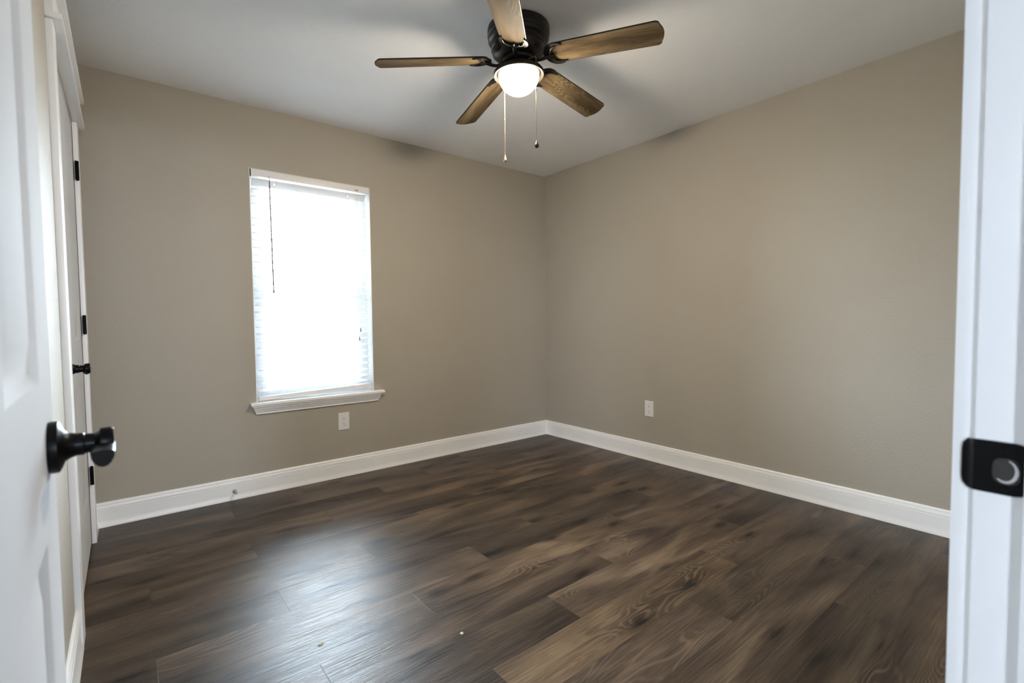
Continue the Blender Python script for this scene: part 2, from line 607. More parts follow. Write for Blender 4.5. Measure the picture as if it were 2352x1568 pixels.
b = MB()   # jamb liner / returns
b.box(WX0 - 0.001, WX0 + 0.004, 0.001, T, WZ0, WZ1)
b.box(WX1 - 0.004, WX1 + 0.001, 0.001, T, WZ0, WZ1)
b.box(WX0, WX1, 0.001, T, WZ1 - 0.004, WZ1 + 0.001)
wpart(b, 'jamb_liner', M_TRIM)
X0, X1, Z0, Z1 = WX0 + 0.004, WX1 - 0.004, WZ0 + 0.004, WZ1 - 0.004
fw_ = 0.038
b = MB()
b.box(X0, X0 + fw_, 0.085, 0.138, Z0, Z1, 0.002)
b.box(X1 - fw_, X1, 0.085, 0.138, Z0, Z1, 0.002)
b.box(X0 + fw_, X1 - fw_, 0.085, 0.138, Z0, Z0 + fw_, 0.002)
b.box(X0 + fw_, X1 - fw_, 0.085, 0.138, Z1 - fw_, Z1, 0.002)
wpart(b, 'window_frame', M_VINYL)


def sash(name, x0, x1, z0, z1, y0, y1, s=0.036):
    mb = MB()
    mb.box(x0, x0 + s, y0, y1, z0, z1, 0.0015)
    mb.box(x1 - s, x1, y0, y1, z0, z1, 0.0015)
    mb.box(x0 + s, x1 - s, y0, y1, z0, z0 + s, 0.0015)
    mb.box(x0 + s, x1 - s, y0, y1, z1 - s, z1, 0.0015)
    sh = wpart(mb, name, M_VINYL)
    ym = (y0 + y1) / 2
    gx = [x0 + s + (x1 - x0 - 2 * s) * t for t in (1 / 3, 2 / 3)]
    mg = MB()
    for g in gx:
        mg.box(g - 0.008, g + 0.008, ym - 0.005, ym + 0.005, z0 + s, z1 - s, 0.001)
    zc = (z0 + z1) / 2
    for xa, xb in ((x0 + s, gx[0] - 0.008), (gx[0] + 0.008, gx[1] - 0.008), (gx[1] + 0.008, x1 - s)):
        mg.box(xa, xb, ym - 0.005, ym + 0.005, zc - 0.008, zc + 0.008, 0.001)
    wpart(mg, 'muntins', M_VINYL, sh)
    mp = MB()
    mp.box(x0 + s - 0.004, x1 - s + 0.004, ym + 0.006, ym + 0.009, z0 + s - 0.004, z1 - s + 0.004)
    wpart(mp, 'glass_pane', M_GLASS, sh)
    return sh


sash('lower_sash', X0 + fw_, X1 - fw_, Z0 + fw_, 1.300, 0.088, 0.110)
sash('upper_sash', X0 + fw_, X1 - fw_, 1.272, Z1 - fw_, 0.112, 0.134)

b = MB()   # sill with horns
sill = [(WX0 - 0.037, -0.040), (WX1 + 0.068, -0.040), (WX1 + 0.068, 0.0), (WX1, 0.0), (WX1, 0.087), (WX0, 0.087), (WX0, 0.0), (WX0 - 0.037, 0.0)]
zs0, zs1 = WZ0 - 0.018, WZ0 + 0.004
sl = []
for z, ins in ((zs0, 0.004), (zs0 + 0.004, 0.0), (zs1 - 0.004, 0.0), (zs1, 0.004)):
    sl.append([Vector((x + (ins if i in (0, 7) else -ins if i in (1, 2) else 0), y + (ins if i in (0, 1) else 0), z)) for i, (x, y) in enumerate(sill)])
b.loft(sl)
wpart(b, 'window_sill', M_TRIM)
b = MB()   # apron: moulding with returned, sloping ends
AP = [(0.033, 0.567, 0.0), (0.033, 0.560, 0.002), (0.027, 0.556, 0.005), (0.025, 0.547, 0.009), (0.019, 0.541, 0.012),
      (0.017, 0.530, 0.016), (0.010, 0.522, 0.020), (0.010, 0.513, 0.024)]
lf = []
for d_, z, ins in AP:
    xa, xb = WX0 - 0.028 + ins, WX1 + 0.052 - ins
    lf.append([(xa, -0.0003, z), (xa, -d_, z), (xb, -d_, z), (xb, -0.0003, z)])
b.loft(lf)
wpart(b, 'apron', M_TRIM)

# ------------------------------------------------------------------ window blind
bl = empty('window_blind', ((WX0 + WX1) / 2, 0.035, WZ1))
tag(bl, 'white slatted window blind hanging slightly crooked in the window', 'window blind')
bo = -bl.location.copy()


def bpart(mb, name, mat, parent=None):
    return mb.build(name, mat, parent or bl, loc=(bo if parent is None else (0, 0, 0)))


b = MB()
b.box(-2.489, -1.728, 0.000, 0.050, 2.013, 2.053, 0.002)
hr = bpart(b, 'headrail', M_RAIL)
for bx in ((-2.494, -2.490, -0.001, 0.052, 2.011, 2.0535), (-1.7278, -1.7262, 0.004, 0.052, 2.016, 2.0535)):
    b = MB()
    b.box(*bx)
    o = bpart(b, 'mounting_bracket', M_SLOT, hr)
    o['label'] = 'dark end bracket'
b = MB()
for dx in (0, 0.008, 0.015):
    b.box(-1.829 + dx, -1.823 + dx, -0.0008, 0.0005, 2.022, 2.030)
o = bpart(b, 'printed_mark', M_GREY, hr)
o['label'] = 'tiny grey printed mark'

bt = MB()
b = MB()
SW, TH = 0.050, math.radians(-13)
SX0, SX1, SYC = -2.483, -1.745, 0.034
N = 30
holes = (-2.350, -1.870)
for k in range(N):
    zc = 1.984 - 0.0458 * k
    th = math.radians(50) if k == 0 else TH
    tl = 0.0
    if k == N - 1:
        tl = 0.012
    if k == N - 2:
        tl = 0.003
    segs = [(SX0, SX1, -1, 1)]
    if k == 0:   # cord holes show as bright slots in the top slat
        segs = []
        xs = [SX0]
        for hx in holes:
            xs += [hx - 0.004, hx + 0.004]
        xs.append(SX1)
        for i in range(0, len(xs) - 1, 1):
            if i % 2 == 0:
                segs.append((xs[i], xs[i + 1], -1, 1))
            else:
                segs.append((xs[i], xs[i + 1], -1, -0.3))
                segs.append((xs[i], xs[i + 1], 0.3, 1))
    for xa, xb, sa, sb in segs:
        lo = []
        for x in (xa, xb):
            dz = tl * (x - SX0) / (SX1 - SX0)
            ring = []
            for s, t in [(sa + (sb - sa) * i / 6, 1) for i in range(7)] + [(sb - (sb - sa) * i / 6, -1) for i in range(7)]:
                cw = 0.0022 * (1 - s * s)       # slight crown
                u_, v_ = s * SW / 2, cw + t * 0.0012
                # s=-1 is the room side, raised
                ring.append((x, SYC + u_ * math.cos(th) + v_ * math.sin(th), zc + dz - u_ * math.sin(th) + v_ * math.cos(th)))
            lo.append(ring)
        (bt if k == 0 else b).loft(lo)
bpart(b, 'slats', M_SLAT)
o = bpart(bt, 'top_slat', M_RAIL)  # opaque white replaces the translucent slat material, so this slat reads shaded
o['label'] = 'white top slat, opaque so it looks shaded, with two bright cord holes'

b = MB()   # bottom rail, right end raised
lo = []
for x, zb in ((-2.480, 0.592), (-1.744, 0.617)):
    lo.append([(x, 0.012, zb), (x, 0.012, zb + 0.022), (x, 0.016, zb + 0.026), (x, 0.052, zb + 0.026), (x, 0.056, zb + 0.022), (x, 0.056, zb)])
b.loft(lo)
br = bpart(b, 'bottom_rail', M_RAIL)
for hx in (-2.347, -2.105, -1.915):
    b = MB()
    zz = 0.592 + 0.025 * (hx + 2.480) / 0.736
    b.lathe([(0.0, 0.0), (0.010, 0.0), (0.010, 0.002), (0.0, 0.003)],
            Matrix.Translation((hx, 0.012, zz + 0.012)) @ Matrix.Rotation(PI / 2, 4, 'X'), 16)
    bpart(b, 'cord_button', M_RAIL, br)
b = MB()   # ladder cords
for hx in holes:
    for yy in (0.0095, 0.0585):
        b.tube([(hx, yy, 2.014), (hx, yy, 0.61)], 0.0007, 6)
bpart(b, 'ladder_cords', M_CORD)
b = MB()   # tilt wand with its hook
b.tube([(-2.389, -0.003, 2.020), (-2.388, -0.012, 2.012), (-2.388, -0.014, 1.985)], 0.0016, 8)
b.tube([(-2.388, -0.014, 1.988), (-2.388, -0.014, 1.958)], 0.0034, 8)
b.tube([(-2.388, -0.014, 1.960), (-2.3825, -0.013, 1.320), (-2.382, -0.013, 1.285)], [0.0042, 0.0042, 0.0055], 8)
bpart(b, 'tilt_wand', M_WAND)
for (tx, tz) in ((-1.8155, 1.036), (-1.8255, 0.975)):
    b = MB()
    b.tube([(-1.820, -0.004, 2.022), (-1.820, -0.010, 2.0), (tx, -0.008, tz + 0.004)], 0.0008, 6)
    lc = bpart(b, 'lift_cord', M_CORD)
    b = MB()
    b.lathe([(0.0, 0.014), (0.003, 0.012), (0.004, 0.0), (0.0075, -0.014), (0.0, -0.015)], Matrix.Translation((tx, -0.008, tz)), 12)
    bpart(b, 'tassel', M_WAND, lc)


# ------------------------------------------------------------------ outlets
def outlet(mtx, label):
    """local x across, z up, -y out of the wall"""
    root = empty('power_outlet')
    root.matrix_world = mtx
    tag(root, label, 'outlet')
    mb = MB()
    w2, h2 = 0.0385, 0.0610
    lo = []
    for y, s in ((0.0, 0.0), (-0.003, 0.0), (-0.0055, 0.0025)):
        lo.append([(-w2 + s, y, -h2 + s), (w2 - s, y, -h2 + s), (w2 - s, y, h2 - s), (-w2 + s, y, h2 - s)])
    mb.loft(lo)
    mb.build('cover_plate', M_PLATE, root)
    for zc in (0.0195, -0.0195):
        mb = MB()
        pts = []
        for i in range(28):
            a = 2 * PI * i / 28
            pts.append((0.0172 * math.cos(a), max(-0.0142, min(0.0142, 0.0172 * math.sin(a)))))
        mb.loft([[(x, -0.0050, zc + z) for x, z in pts], [(x, -0.0070, zc + z) for x, z in pts]])
        rc = mb.build('receptacle', M_PLATE, root)
        mb = MB()
        mb.box(-0.0074, -0.0052, -0.0073, -0.0066, zc + 0.000, zc + 0.0085)
        mb.box(0.0052, 0.0072, -0.0073, -0.0066, zc + 0.001, zc + 0.0080)
        mb.lathe([(0.0, 0.0), (0.0028, 0.0), (0.0028, 0.0007), (0.0, 0.0007)],
                 Matrix.Translation((0, -0.0066, zc - 0.0075)) @ Matrix.Rotation(PI / 2, 4, 'X'), 14)
        sl_ = mb.build('socket_slots', M_SLOT, rc)
        sl_['label'] = 'dark socket slots'
    mb = MB()
    mb.lathe([(0.0, 0.0), (0.003, 0.0), (0.0025, 0.001), (0.0, 0.0012)], Matrix.Translation((0, -0.0055, 0)) @ Matrix.Rotation(PI / 2, 4, 'X'), 12)
    mb.build('screw', M_PLATE, root)
    return root


outlet(Matrix.Translation((-1.951, -0.0002, 0.3925)), 'white duplex outlet on the window wall just below the window sill')
outlet(Matrix.Translation((-0.0002, -1.168, 0.399)) @ Matrix.Rotation(-PI / 2, 4, 'Z'),
       'white duplex outlet on the plain wall without a window')

# ------------------------------------------------------------------ door stop on the baseboard
b = MB()
mt = Matrix.Translation((-2.640, -0.0120, 0.055)) @ Matrix.Rotation(PI / 2, 4, 'X')
b.lathe([(0.0, 0), (0.011, 0), (0.011, 0.003), (0.0045, 0.005), (0.0045, 0.030), (0.0, 0.031)], mt, 20)
ds = tag(b.build('door_stop', M_RUBBER), 'small door stop sticking out of the white baseboard below the window wall', 'door stop')
b = MB()
b.lathe([(0.0, 0.028), (0.0085, 0.028), (0.0095, 0.032), (0.0095, 0.042), (0.006, 0.046), (0.0, 0.047)], mt, 20)
o = b.build('rubber_tip', M_RUBBER, ds)
o['label'] = 'grey rubber tip'


# ------------------------------------------------------------------ panelled door leaf
def leaf_mesh(w_, h_, th, panels):
    """local: x 0..w_, z 0..h_, y 0 (front face, normal -y) .. th"""
    mb = MB()
    xs = sorted({0.0, w_} | {p[0] for p in panels} | {p[1] for p in panels})
    zs = sorted({0.0, h_} | {p[2] for p in panels} | {p[3] for p in panels})
    for side in (0, 1):
        Y = 0.0 if side == 0 else th
        sg = 1 if side == 0 else -1
        grid = {}

        def gv(x, z):
            if (x, z) not in grid:
                grid[(x, z)] = mb.v((x, Y, z))
            return grid[(x, z)]
        for xa, xb in zip(xs, xs[1:]):
            for za, zb in zip(zs, zs[1:]):
                xm, zm = (xa + xb) / 2, (za + zb) / 2
                if any(p[0] < xm < p[1] and p[2] < zm < p[3] for p in panels):
                    continue
                mb.face([gv(xa, za), gv(xb, za), gv(xb, zb), gv(xa, zb)])
        for (pa_, pb_, pc, pd) in panels:
            rings = []
            for ins, dep in ((0, 0), (0.004, 0.0015), (0.013, 0.0075), (0.016, 0.0090), (0.026, 0.0090), (0.050, 0.0030), (0.053, 0.0025)):
                rings.append([(pa_ + ins, Y + sg * dep, pc + ins), (pb_ - ins, Y + sg * dep, pc + ins),
                              (pb_ - ins, Y + sg * dep, pd - ins), (pa_ + ins, Y + sg * dep, pd - ins)])
            vl = [[mb.v(p) for p in r] for r in rings]
            for a, c in zip(vl, vl[1:]):
                for i in range(4):
                    j = (i + 1) % 4
                    mb.face([a[i], a[j], c[j], c[i]])
            mb.face(vl[-1])
    # rim
    for (x0, z0), (x1, z1) in (((0, 0), (w_, 0)), ((w_, 0), (w_, h_)), ((w_, h_), (0, h_)), ((0, h_), (0, 0))):
        mb.face([mb.v((x0, 0, z0)), mb.v((x1, 0, z1)), mb.v((x1, th, z1)), mb.v((x0, th, z0))])
    bmesh.ops.remove_doubles(mb.bm, verts=mb.bm.verts[:], dist=1e-5)
    return mb


def six_panels(w_, st=0.113, mul=0.113):
    pw = (w_ - 2 * st - mul) / 2
    out = []
    for xa in (st, st + pw + mul):
        for za, zb in ((0.235, 0.822), (1.008, 1.585), (1.690, 1.915)):
            out.append((xa, xa + pw, za, zb))
    return out


def lever_set(parent, mtx, direction, name='door_lever'):
    """mtx: local z points out of the door face; direction: local x way the lever points (+1/-1)"""
    mb = MB()
    mb.lathe([(0, 0), (0.0325, 0), (0.0330, 0.004), (0.0325, 0.0095), (0.0290, 0.0115), (0.0200, 0.0150), (0.0160, 0.0210),
              (0.0145, 0.0260), (0.0145, 0.0335), (0.0128, 0.0345), (0.0128, 0.0360), (0.0120, 0.0450), (0.0, 0.0450)], None, 40)
    rose = mb.build('lever_rosette', M_BLACK, parent, mtx=mtx)
    mb = MB()
    mb.lathe([(0, 0.044), (0.0120, 0.044), (0.0150, 0.0480), (0.0180, 0.0500), (0.0185, 0.0610), (0.0165, 0.0640), (0.0, 0.0645)], None, 40)
    # lever arm: D shaped section swept along x with a gentle curve
    lo = []
    n = 14
    for i in range(n + 1):
        t = i / n
        x = direction * (0.002 + 0.060 * t)
        hz = 0.0165                             # local y is vertical
        dz = 0.0122
        zc = 0.0530
        yc = -0.003
        if t > 0.93:
            hz *= 0.93
            dz *= 0.93
        ring = []
        for k in range(16):
            a = 2 * PI * k / 16
            yy = math.sin(a)
            ring.append((x, yc + (hz * 0.22 * yy if yy > 0 else hz * 1.15 * yy), zc + dz * math.cos(a)))
        lo.append(ring)
    mb.loft(lo, smooth=True)
    mb.build(name, M_BLACK, parent, mtx=mtx)
    return rose


def hinge(parent, mtx, mat=M_BLACK):
    mb = MB()
    L = 0.088
    mb.lathe([(0, -L / 2 - 0.003), (0.004, -L / 2 - 0.003), (0.0065, -L / 2), (0.0065, L / 2), (0.004, L / 2 + 0.003), (0, L / 2 + 0.003)], None, 16)
    mb.box(-0.018, 0.018, 0.004, 0.0072, -L / 2, L / 2)
    mb.box(-0.0095, -0.0015, -0.0066, -0.0040, -L / 2, L / 2)
    return mb.build('hinge', mat, parent, mtx=mtx)


M_DOOR.node_tree.nodes['Principled BSDF'].inputs['IOR'].default_value = 1.3
# entry door, swung open against the closet wall
DW = 0.808
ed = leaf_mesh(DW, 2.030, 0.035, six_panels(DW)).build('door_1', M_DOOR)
ANG = math.radians(90.5)
# local x runs from hinge to latch, local -y must face the room (+x)
ed.matrix_world = Matrix.Translation((-3.2115, YF + 0.002, 0.012)) @ Matrix.Rotation(ANG, 4, 'Z')
tag(ed, 'white six-panel entry door standing open beside the doorway, black lever handle', 'door', 'structure')
lz = 0.935 - 0.012
lever_set(ed, Matrix.Translation((DW - 0.060, 0, lz)) @ Matrix.Rotation(PI / 2, 4, 'X'), -1)
lever_set(ed, Matrix.Translation((DW - 0.060, 0.035, lz)) @ Matrix.Rotation(PI / 2, 4, 'X') @ Matrix.Rotation(PI, 4, 'Y'), 1)
for hz in (0.28, 1.02, 1.80):
    hinge(ed, Matrix.Translation((-0.002, -0.004, hz)))
b = MB()
b.box(DW - 0.0005, DW + 0.0012, 0.005, 0.030, lz - 0.028, lz + 0.028)
b.box(DW, DW + 0.009, 0.010, 0.024, lz - 0.009, lz + 0.009, 0.002)
b.build('latch', M_BLACK, ed)

# closet door, closed
CW = CY1 - CY0 - 0.006
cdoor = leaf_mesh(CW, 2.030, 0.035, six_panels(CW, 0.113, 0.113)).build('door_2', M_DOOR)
cdoor.matrix_world = Matrix.Translation((XL - 0.002, CY0 + 0.003, 0.012)) @ Matrix.Rotation(PI / 2, 4, 'Z')
tag(cdoor, 'closed white panelled closet door seen edge-on, with black hinges and lever', 'door', 'structure')
lever_set(cdoor, Matrix.Translation((0.060, 0, lz)) @ Matrix.Rotation(PI / 2, 4, 'X'), 1)
for hz in (0.345, 1.092, 1.835):
    hinge(cdoor, Matrix.Translation((CW + 0.001, -0.014, hz - 0.012)))

# closet casing with craftsman header
b = MB()
ct = XL + 0.018
b.box(XL - 0.0005, ct, CY0 - 0.090, CY0, 0, CZ + 0.018, 0.0025)
b.box(XL - 0.0005, ct, CY1 + 0.004, CY1 + 0.094, 0, CZ + 0.018, 0.0025)
b.box(XL - 0.119, XL - 0.0005, CY0 - 0.012, CY0, 0, CZ)
b.box(XL - 0.119, XL - 0.0005, CY1, CY1 + 0.012, 0, CZ)
b.box(XL - 0.119, XL - 0.0005, CY0 - 0.012, CY1 + 0.012, CZ - 0.005, CZ + 0.012)
b.box(XL - 0.05, XL - 0.038, CY0, CY0 + 0.012, 0, CZ - 0.005)
b.box(XL - 0.05, XL - 0.038, CY1 - 0.012, CY1, 0, CZ - 0.005)
t1 = tag(b.build('trim_1', M_TRIM), 'white closet door casing with a stepped flat header', 'door casing', 'structure')
b = MB()
b.box(XL, XL + 0.042, CY0 - 0.105, CY1 + 0.112, CZ + 0.018, CZ + 0.036, 0.003)
b.build('header_bead', M_TRIM, t1)
b = MB()
b.box(XL, XL + 0.020, CY0 - 0.090, CY1 + 0.096, CZ + 0.036, 2.196)
b.build('header_board', M_TRIM, t1)
b = MB()
b.box(XL, XL + 0.043, CY0 - 0.112, CY1 + 0.118, 2.196, 2.222, 0.002)
b.build('header_cap', M_TRIM, t1)

# entry casing, jamb and stop
b = MB()
cy_ = YF + 0.0195
b.box(JR + 0.005, JR + 0.092, YF, cy_, 0, 2.055, 0.002)
b.box(JL - 0.079, JL - 0.013, YF, cy_, 0, 2.055, 0.002)
b.box(JL - 0.079, JR + 0.092, YF, cy_, 2.055, 2.16, 0.002)
b.box(JR, JR + 0.019, YFO, YF, 0, 2.05)
b.box(JL - 0.019, JL, YFO, YF, 0, 2.05)
b.box(JL - 0.019, JR + 0.019, YFO, YF, 2.05, 2.069)
b.box(JR - 0.011, JR, YF - 0.076, YF - 0.040, 0, 2.05, 0.002)
b.box(JL, JL + 0.011, YF - 0.076, YF - 0.040, 0, 2.05, 0.002)
b.box(JL + 0.011, JR - 0.011, YF - 0.076, YF - 0.040, 2.039, 2.05, 0.002)
b.box(JR + 0.005, JR + 0.092, YFO - 0.019, YFO, 0, 2.055, 0.002)
b.box(JL - 0.092, JL - 0.005, YFO - 0.019, YFO, 0, 2.055, 0.002)
b.box(JL - 0.092, JR + 0.092, YFO - 0.019, YFO, 2.055, 2.16, 0.002)
t2 = tag(b.build('trim_2', M_TRIM), 'bright white entry door jamb and casing carrying a black strike plate', 'door frame', 'structure')

# strike plate: rounded plate with an open hole; the lip curls over the casing edge
zc, hh = 0.924, 0.029
yl, yr = -3.2840, -3.3375
out, hole = [], []
n = 40
hy, hz_ = -3.3205, 0.921
for i in range(n):
    a = 2 * PI * i / n + PI / n
    # superellipse outlines so both rings have matching vertices
    ca, sa = math.cos(a), math.sin(a)
    e1 = 7.0
    rr_ = (abs(ca) ** e1 + abs(sa) ** e1) ** (-1 / e1)
    yy = (yl + yr) / 2 + (yl - yr) / 2 * rr_ * ca
    zz = zc + hh * rr_ * sa
    edge = max(0.0, (yy - (YF + 0.004)) / 0.012)
    zz = zc + (zz - zc) * (1 - 0.22 * edge ** 2)
    out.append((yy, zz))
    e2 = 3.2
    r3 = (abs(ca) ** e2 + abs(sa) ** e2) ** (-1 / e2)
    hole.append((hy + 0.0108 * r3 * ca, hz_ + 0.0140 * r3 * sa))


def xs_(y):   # how far the plate stands off the jamb, rising over the casing edge
    t = min(1.0, max(0.0, (y - (YF + 0.0006)) / 0.006))
    return JR - 0.0016 + 0.0048 * t * t * (3 - 2 * t)


b = MB()
lo = [[(xs_(y) + 0.0015, y, z) for y, z in out],
      [(xs_(y), y, z) for y, z in out],
      [(xs_(y), y, z) for y, z in [(min(y, YF + 0.0075), z) for y, z in out]],
      [(xs_(y), y, z) for y, z in [(min(y, YF + 0.0038), z) for y, z in out]],
      [(xs_(y), y, z) for y, z in [(min(y, YF + 0.0006), z) for y, z in out]],
      [(xs_(y), y, z) for y, z in [(min(y, YF - 0.0045), z) for y, z in out]],
      [(JR - 0.0016, y, z) for y, z in hole],
      [(JR + 0.006, y, z) for y, z in hole]]
b.loft(lo, caps=False)
sp_ = b.build('strike_plate', M_BLACK, t2)
b = MB()
b.loft([[(JR - 0.0008, hy + (y - hy) * 0.98, hz_ + (z - hz_) * 0.98) for y, z in hole],
        [(JR - 0.0001, hy + (y - hy) * 0.5, hz_ + (z - hz_) * 0.5) for y, z in hole]], caps=True)
b.build('strike_hole', M_SLOT, sp_)
b = MB()   # bright bent tongue inside the hole
lo = []
for i in range(13):
    a = math.radians(-135 + 215 * i / 12)
    wd = 0.0026 * math.sin(PI * (i + 0.6) / 13.2) + 0.0006
    cy2, sz2 = math.cos(a + PI), math.sin(a)
    p0 = (hy + 0.0098 * cy2, hz_ + 0.0128 * sz2)
    p1 = (hy + (0.0098 - wd) * cy2, hz_ + (0.0128 - wd) * sz2)
    lo.append([(JR - 0.0020, *p0), (JR - 0.0012, *p0), (JR - 0.0010, *p1), (JR - 0.0018, *p1)])
b.loft(lo)
o = b.build('strike_tongue', M_STEEL, sp_)
o['label'] = 'bright bare metal crescent in the hole'
for z in (zc + 0.021, zc - 0.021):
    b = MB()
    b.lathe([(0, 0), (0.0036, 0), (0.003, 0.0012), (0, 0.0014)], Matrix.Translation((JR - 0.0014, -3.3195, z)) @ Matrix.Rotation(-PI / 2, 4, 'Y'), 14)
    b.build('screw', M_BLACK, sp_)

# ------------------------------------------------------------------ ceiling fan
FX, FY = -1.6725, -1.6357
fan = empty('ceiling_fan', (FX, FY, H))
tag(fan, 'five-blade ceiling fan with brown wood blades, black motor and lit round glass bowl', 'ceiling fan')
tilt = Matrix(((1, 0, 0), (0, 1, 0), (0.0226, -0.0137, 1)))   # the fan hangs a little out of level
TM = tilt.to_4x4()
b = MB()
b.lathe([(0.0, 0.0), (0.132, 0.0), (0.140, -0.006), (0.143, -0.014), (0.143, -0.044), (0.1385, -0.049), (0.141, -0.053),
         (0.140, -0.062), (0.134, -0.070), (0.124, -0.074), (0.1235, -0.079), (0.127, -0.084), (0.127, -0.100), (0.123, -0.104),
         (0.1225, -0.109), (0.119, -0.119), (0.110, -0.129), (0.094, -0.139), (0.078, -0.145), (0.0, -0.145)], TM, 72)
hs = b.build('motor_housing', M_BRONZE, fan)
for i in range(20):    # cooling slots
    a = 2 * PI * i / 20
    b = MB()
    for s0 in (0,):
        m = TM @ Matrix.Rotation(a, 4, 'Z')
        lo = []
        for z, r in ((-0.108, 0.1232), (-0.116, 0.1208), (-0.124, 0.1152)):
            lo.append([m @ Vector((r + d_, t * 0.0045 + (z + 0.108) * 0.35, z)) for d_, t in ((0.0006, -1), (0.0006, 1), (-0.003, 1), (-0.003, -1))])
        b.loft(lo)
    b.build('cooling_slot', M_EDGE, hs)
b = MB()
b.lathe([(0.0, -0.144), (0.070, -0.144), (0.074, -0.148), (0.074, -0.160), (0.068, -0.165), (0.056, -0.167), (0.0545, -0.180),
         (0.0560, -0.186), (0.0, -0.186)], TM, 56)
b.build('switch_housing', M_BRONZE, fan)
b = MB()
b.lathe([(0.0, -0.185), (0.057, -0.185), (0.070, -0.187), (0.098, -0.193), (0.111, -0.199), (0.1165, -0.206), (0.1170, -0.219),
         (0.1150, -0.2205), (0.1060, -0.2160), (0.1020, -0.2100), (0.0, -0.2095)], TM, 72)
b.build('light_fitter', M_FITTER, fan)
b = MB()
pr = []
R_, D_ = 0.0945, 0.093
for i in range(19):
    a = PI / 2 * i / 18
    pr.append((R_ * math.cos(a) if i < 18 else 0.0, -0.2115 - D_ * math.sin(a)))
b.lathe([(0.0, -0.2110), (R_, -0.2110)] + pr, TM, 64)
o = b.build('glass_bowl', M_BOWL, fan)
o['label'] = 'glowing white glass bowl'

RT, AZ0, ZB, DR, PITCH = 0.6495, 2.6501, 2.2958 - H, 0.087, math.radians(-13)


def blade_outline():
    pts = []
    r0, r1, w0, w1 = 0.142, RT, 0.0575, 0.0640
    for i in range(9):      # rounded root
        a = PI / 2 + PI * i / 8
        pts.append((r0 + 0.040 + 0.040 * math.cos(a), w0 * math.sin(a)))
    c = 0.020
    for i in range(6):
        a = -PI / 2 + PI / 2 * i / 5
        pts.append((r1 - 0.012 - c + c * math.cos(a), -w1 + c + c * math.sin(a)))
    for i in range(1, 6):
        t = i / 6
        y = (-w1 + c) + 2 * (w1 - c) * t
        pts.append((r1 - 0.012 * (2 * t - 1) ** 2, y))
    for i in range(6):
        a = PI / 2 * i / 5
        pts.append((r1 - 0.012 - c + c * math.cos(a), w1 - c + c * math.sin(a)))
    return pts


def iron_mesh():
    mb = MB()
    # crescent plate hugging the blade root
    outer, inner = [], []
    n = 18
    for i in range(n + 1):
        a = math.radians(68 + 224 * i / n)
        outer.append((0.188 + 0.066 * math.cos(a) * 0.90, 0.0640 * math.sin(a)))
        inner.append((0.205 + 0.055 * math.cos(a) * 0.72 + 0.006 * math.cos(6 * a), 0.0490 * math.sin(a) + 0.002 * math.sin(7 * a)))
    poly = outer + inner[::-1]
    lo = [[(x, y, -0.0035) for x, y in poly], [(x, y, -0.0085) for x, y in poly]]
    vl0 = [[mb.v(p) for p in l_] for l_ in lo]
    m_ = len(poly)
    for i in range(m_):
        j = (i + 1) % m_
        mb.face([vl0[0][i], vl0[0][j], vl0[1][j], vl0[1][i]])
    for k in (0, 1):
        for i in range(n):
            mb.face([vl0[k][i], vl0[k][i + 1], vl0[k][m_ - 2 - i], vl0[k][m_ - 1 - i]])
    # scroll ribs and curl tips
    mb.tube([(0.150, 0, -0.010), (0.163, 0.016, -0.011), (0.170, 0.034, -0.0105), (0.186, 0.045, -0.0095), (0.200, 0.046, -0.009)], [0.005, 0.0045, 0.004, 0.0035, 0.002], 8)
    mb.tube([(0.150, 0, -0.010), (0.163, -0.016, -0.011), (0.170, -0.034, -0.0105), (0.186, -0.045, -0.0095), (0.200, -0.046, -0.009)], [0.005, 0.0045, 0.004, 0.0035, 0.002], 8)
    mb.tube([(0.150, 0, -0.009), (0.172, 0, -0.011), (0.180, 0.004, -0.010)], [0.006, 0.005, 0.002], 8)
    for sx in (-1, 0, 1):
        mb.lathe([(0, -0.0125), (0.0035, -0.0120), (0.0045, -0.0085), (0, -0.008)], Matrix.Translation((0.158 + 0.012 * abs(sx), 0.024 * sx, 0.0)), 12)
    return mb


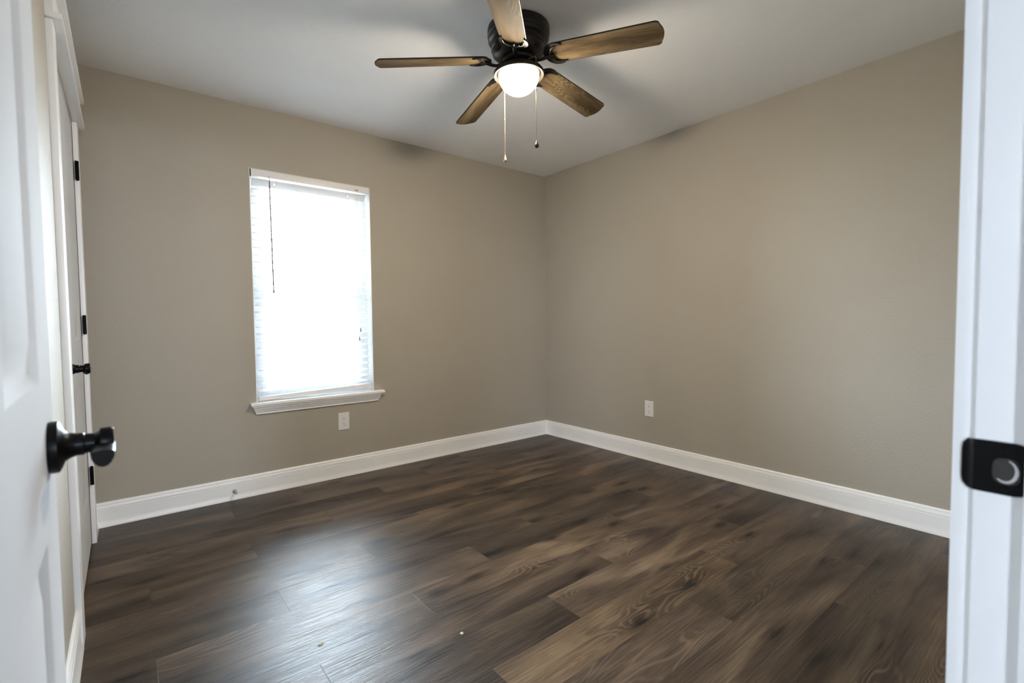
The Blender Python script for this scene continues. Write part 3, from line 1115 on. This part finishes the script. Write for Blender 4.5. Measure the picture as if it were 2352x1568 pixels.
proto_b = proto_i = None
for k in range(5):
    az = AZ0 - k * 2 * PI / 5
    # frame of the blade: x outward (drooping), y across (pitched)
    ex = Vector((math.cos(az), math.sin(az), 0))
    ey = Vector((-math.sin(az), math.cos(az), 0))
    gx = 0.0226 * ex.x - 0.0137 * ex.y - DR
    gy = 0.0226 * ey.x - 0.0137 * ey.y
    vx = Vector((ex.x, ex.y, gx)).normalized()
    vy0 = Vector((ey.x, ey.y, gy + math.tan(PITCH)))
    vy = (vy0 - vx * vy0.dot(vx)).normalized()
    vz = vx.cross(vy)
    m = Matrix(((vx.x, vy.x, vz.x, 0), (vx.y, vy.y, vz.y, 0), (vx.z, vy.z, vz.z, ZB), (0, 0, 0, 1)))
    if k == 0:
        mb = MB()
        ol = blade_outline()
        mb.mat(M_BLADE)
        lo = [[(x, y, z) for x, y in ol] for z in (-0.003, 0.003)]
        vl = [[mb.v(p) for p in l_] for l_ in lo]
        mb.face(list(reversed(vl[0])))
        mb.face(vl[1])
        mb.mat(M_EDGE)
        for i in range(len(ol)):
            j = (i + 1) % len(ol)
            mb.face([vl[0][i], vl[0][j], vl[1][j], vl[1][i]])
        # thin dark edge banding visible from below
        ins = [Vector((x * 0.9965 + 0.0013, y * 0.965, -0.0034)) for x, y in ol]
        ou = [Vector((x, y, -0.0034)) for x, y in ol]
        iv = [mb.v(p) for p in ins]
        ov = [mb.v(p) for p in ou]
        for i in range(len(ol)):
            j = (i + 1) % len(ol)
            mb.face([ov[i], ov[j], iv[j], iv[i]])
        proto_b = mb.build('blade', None, fan, mtx=m)
        proto_i = iron_mesh().build('blade_iron', M_BRONZE, fan, mtx=m)
    else:
        for src in (proto_b, proto_i):
            c = src.copy()
            COL.objects.link(c)
            c.parent = fan
            c.matrix_local = m
    # arm from the hub to the plate
    a0 = TM @ Vector((0.066 * ex.x, 0.066 * ex.y, -0.154))
    mid1 = m @ Vector((0.094, 0, -0.030))
    mid2 = m @ Vector((0.120, 0, -0.026))
    a1 = m @ Vector((0.152, 0, -0.010))
    pts = []
    P = [a0, mid1, mid2, a1]
    for i in range(11):
        t = i / 10
        pts.append(P[0] * (1 - t) ** 3 + P[1] * 3 * t * (1 - t) ** 2 + P[2] * 3 * t * t * (1 - t) + P[3] * t ** 3)
    mb = MB()
    mb.tube(pts, [0.009, 0.0075, 0.0068, 0.0064, 0.0062, 0.0062, 0.0064, 0.007, 0.0075, 0.008, 0.009], 10)
    mb.build('blade_arm', M_BRONZE, fan)


def chain(ax, ay, z0, z1, fob, fob_label, plain_top, fr):
    mb = MB()
    cx_, cy_2 = ax - FX, ay - FY
    # short arm the chain hangs from
    d = Vector((cx_, cy_2, 0))
    e = d.normalized()
    mb.tube([e * 0.055 + Vector((0, 0, -0.172)), e * 0.075 + Vector((0, 0, -0.170)), e * (d.length - 0.006) + Vector((0, 0, -0.176)), d + Vector((0, 0, -0.186))], 0.0022, 8)
    z = z0 - H
    mb.tube([(cx_, cy_2, -0.184), (cx_, cy_2, z1 - H)], 0.0007, 6)
    zz = -0.188
    while zz > z1 - H:
        mb.lathe([(0, zz + 0.0017), (0.0015, zz + 0.0009), (0.0017, zz), (0.0015, zz - 0.0009), (0, zz - 0.0017)], Matrix.Translation((cx_, cy_2, 0)), 6)
        zz -= 0.0046
    mb.lathe([(0, 0.006), (0.0026, 0.004), (0.0030, 0), (0.0026, -0.004), (0, -0.006)], Matrix.Translation((cx_, cy_2, plain_top - H)), 10)
    ch = mb.build('pull_chain', M_CHAIN, fan)
    mb = MB()
    L = 0.034
    mb.lathe([(0, 0.002), (0.0016, 0), (0.0035, -0.007), (fr * 0.78, -0.017), (fr, -0.024), (fr * 0.85, -0.030), (fr * 0.45, -0.0333), (0.0, -L)],
             Matrix.Translation((cx_, cy_2, z1 - H)), 20)
    f = mb.build('chain_fob', fob, ch)
    f['label'] = fob_label


fwx, fwy, rtx, rty = 0.626, 0.780, 0.780, -0.626
chain(FX + .0745 * rtx - .090 * fwx, FY + .0745 * rty - .090 * fwy, 2.25, 1.895, M_EDGE, 'black teardrop fob', 2.115, 0.0108)
chain(FX - .0680 * rtx + .085 * fwx, FY - .0680 * rty + .085 * fwy, 2.25, 1.890, M_CHAIN, 'brass teardrop fob', 2.06, 0.0085)

# ------------------------------------------------------------------ scraps on the floor
for nm, (x, y), mt_, lb, s in (('paper_scrap', (-2.6560, -1.7330), M_CRUMB, 'tiny yellowish scrap lying on the floor in the window sheen', 0.012),
                               ('paint_chip', (-2.2570, -1.9950), M_DUST, 'tiny pale paint chip on the floor beside a dark knot', 0.010)):
    b = MB()
    pts = [(math.cos(a) * s * random.uniform(0.35, 1.0), math.sin(a) * s * random.uniform(0.35, 1.0)) for a in [2 * PI * i / 9 for i in range(9)]]
    b.loft([[(px, py, 0.0002) for px, py in pts], [(px * 0.8, py * 0.8, 0.0025 + 0.002 * random.random()) for px, py in pts]])
    tag(b.build(nm, mt_, loc=(x, y, 0)), lb, 'debris')
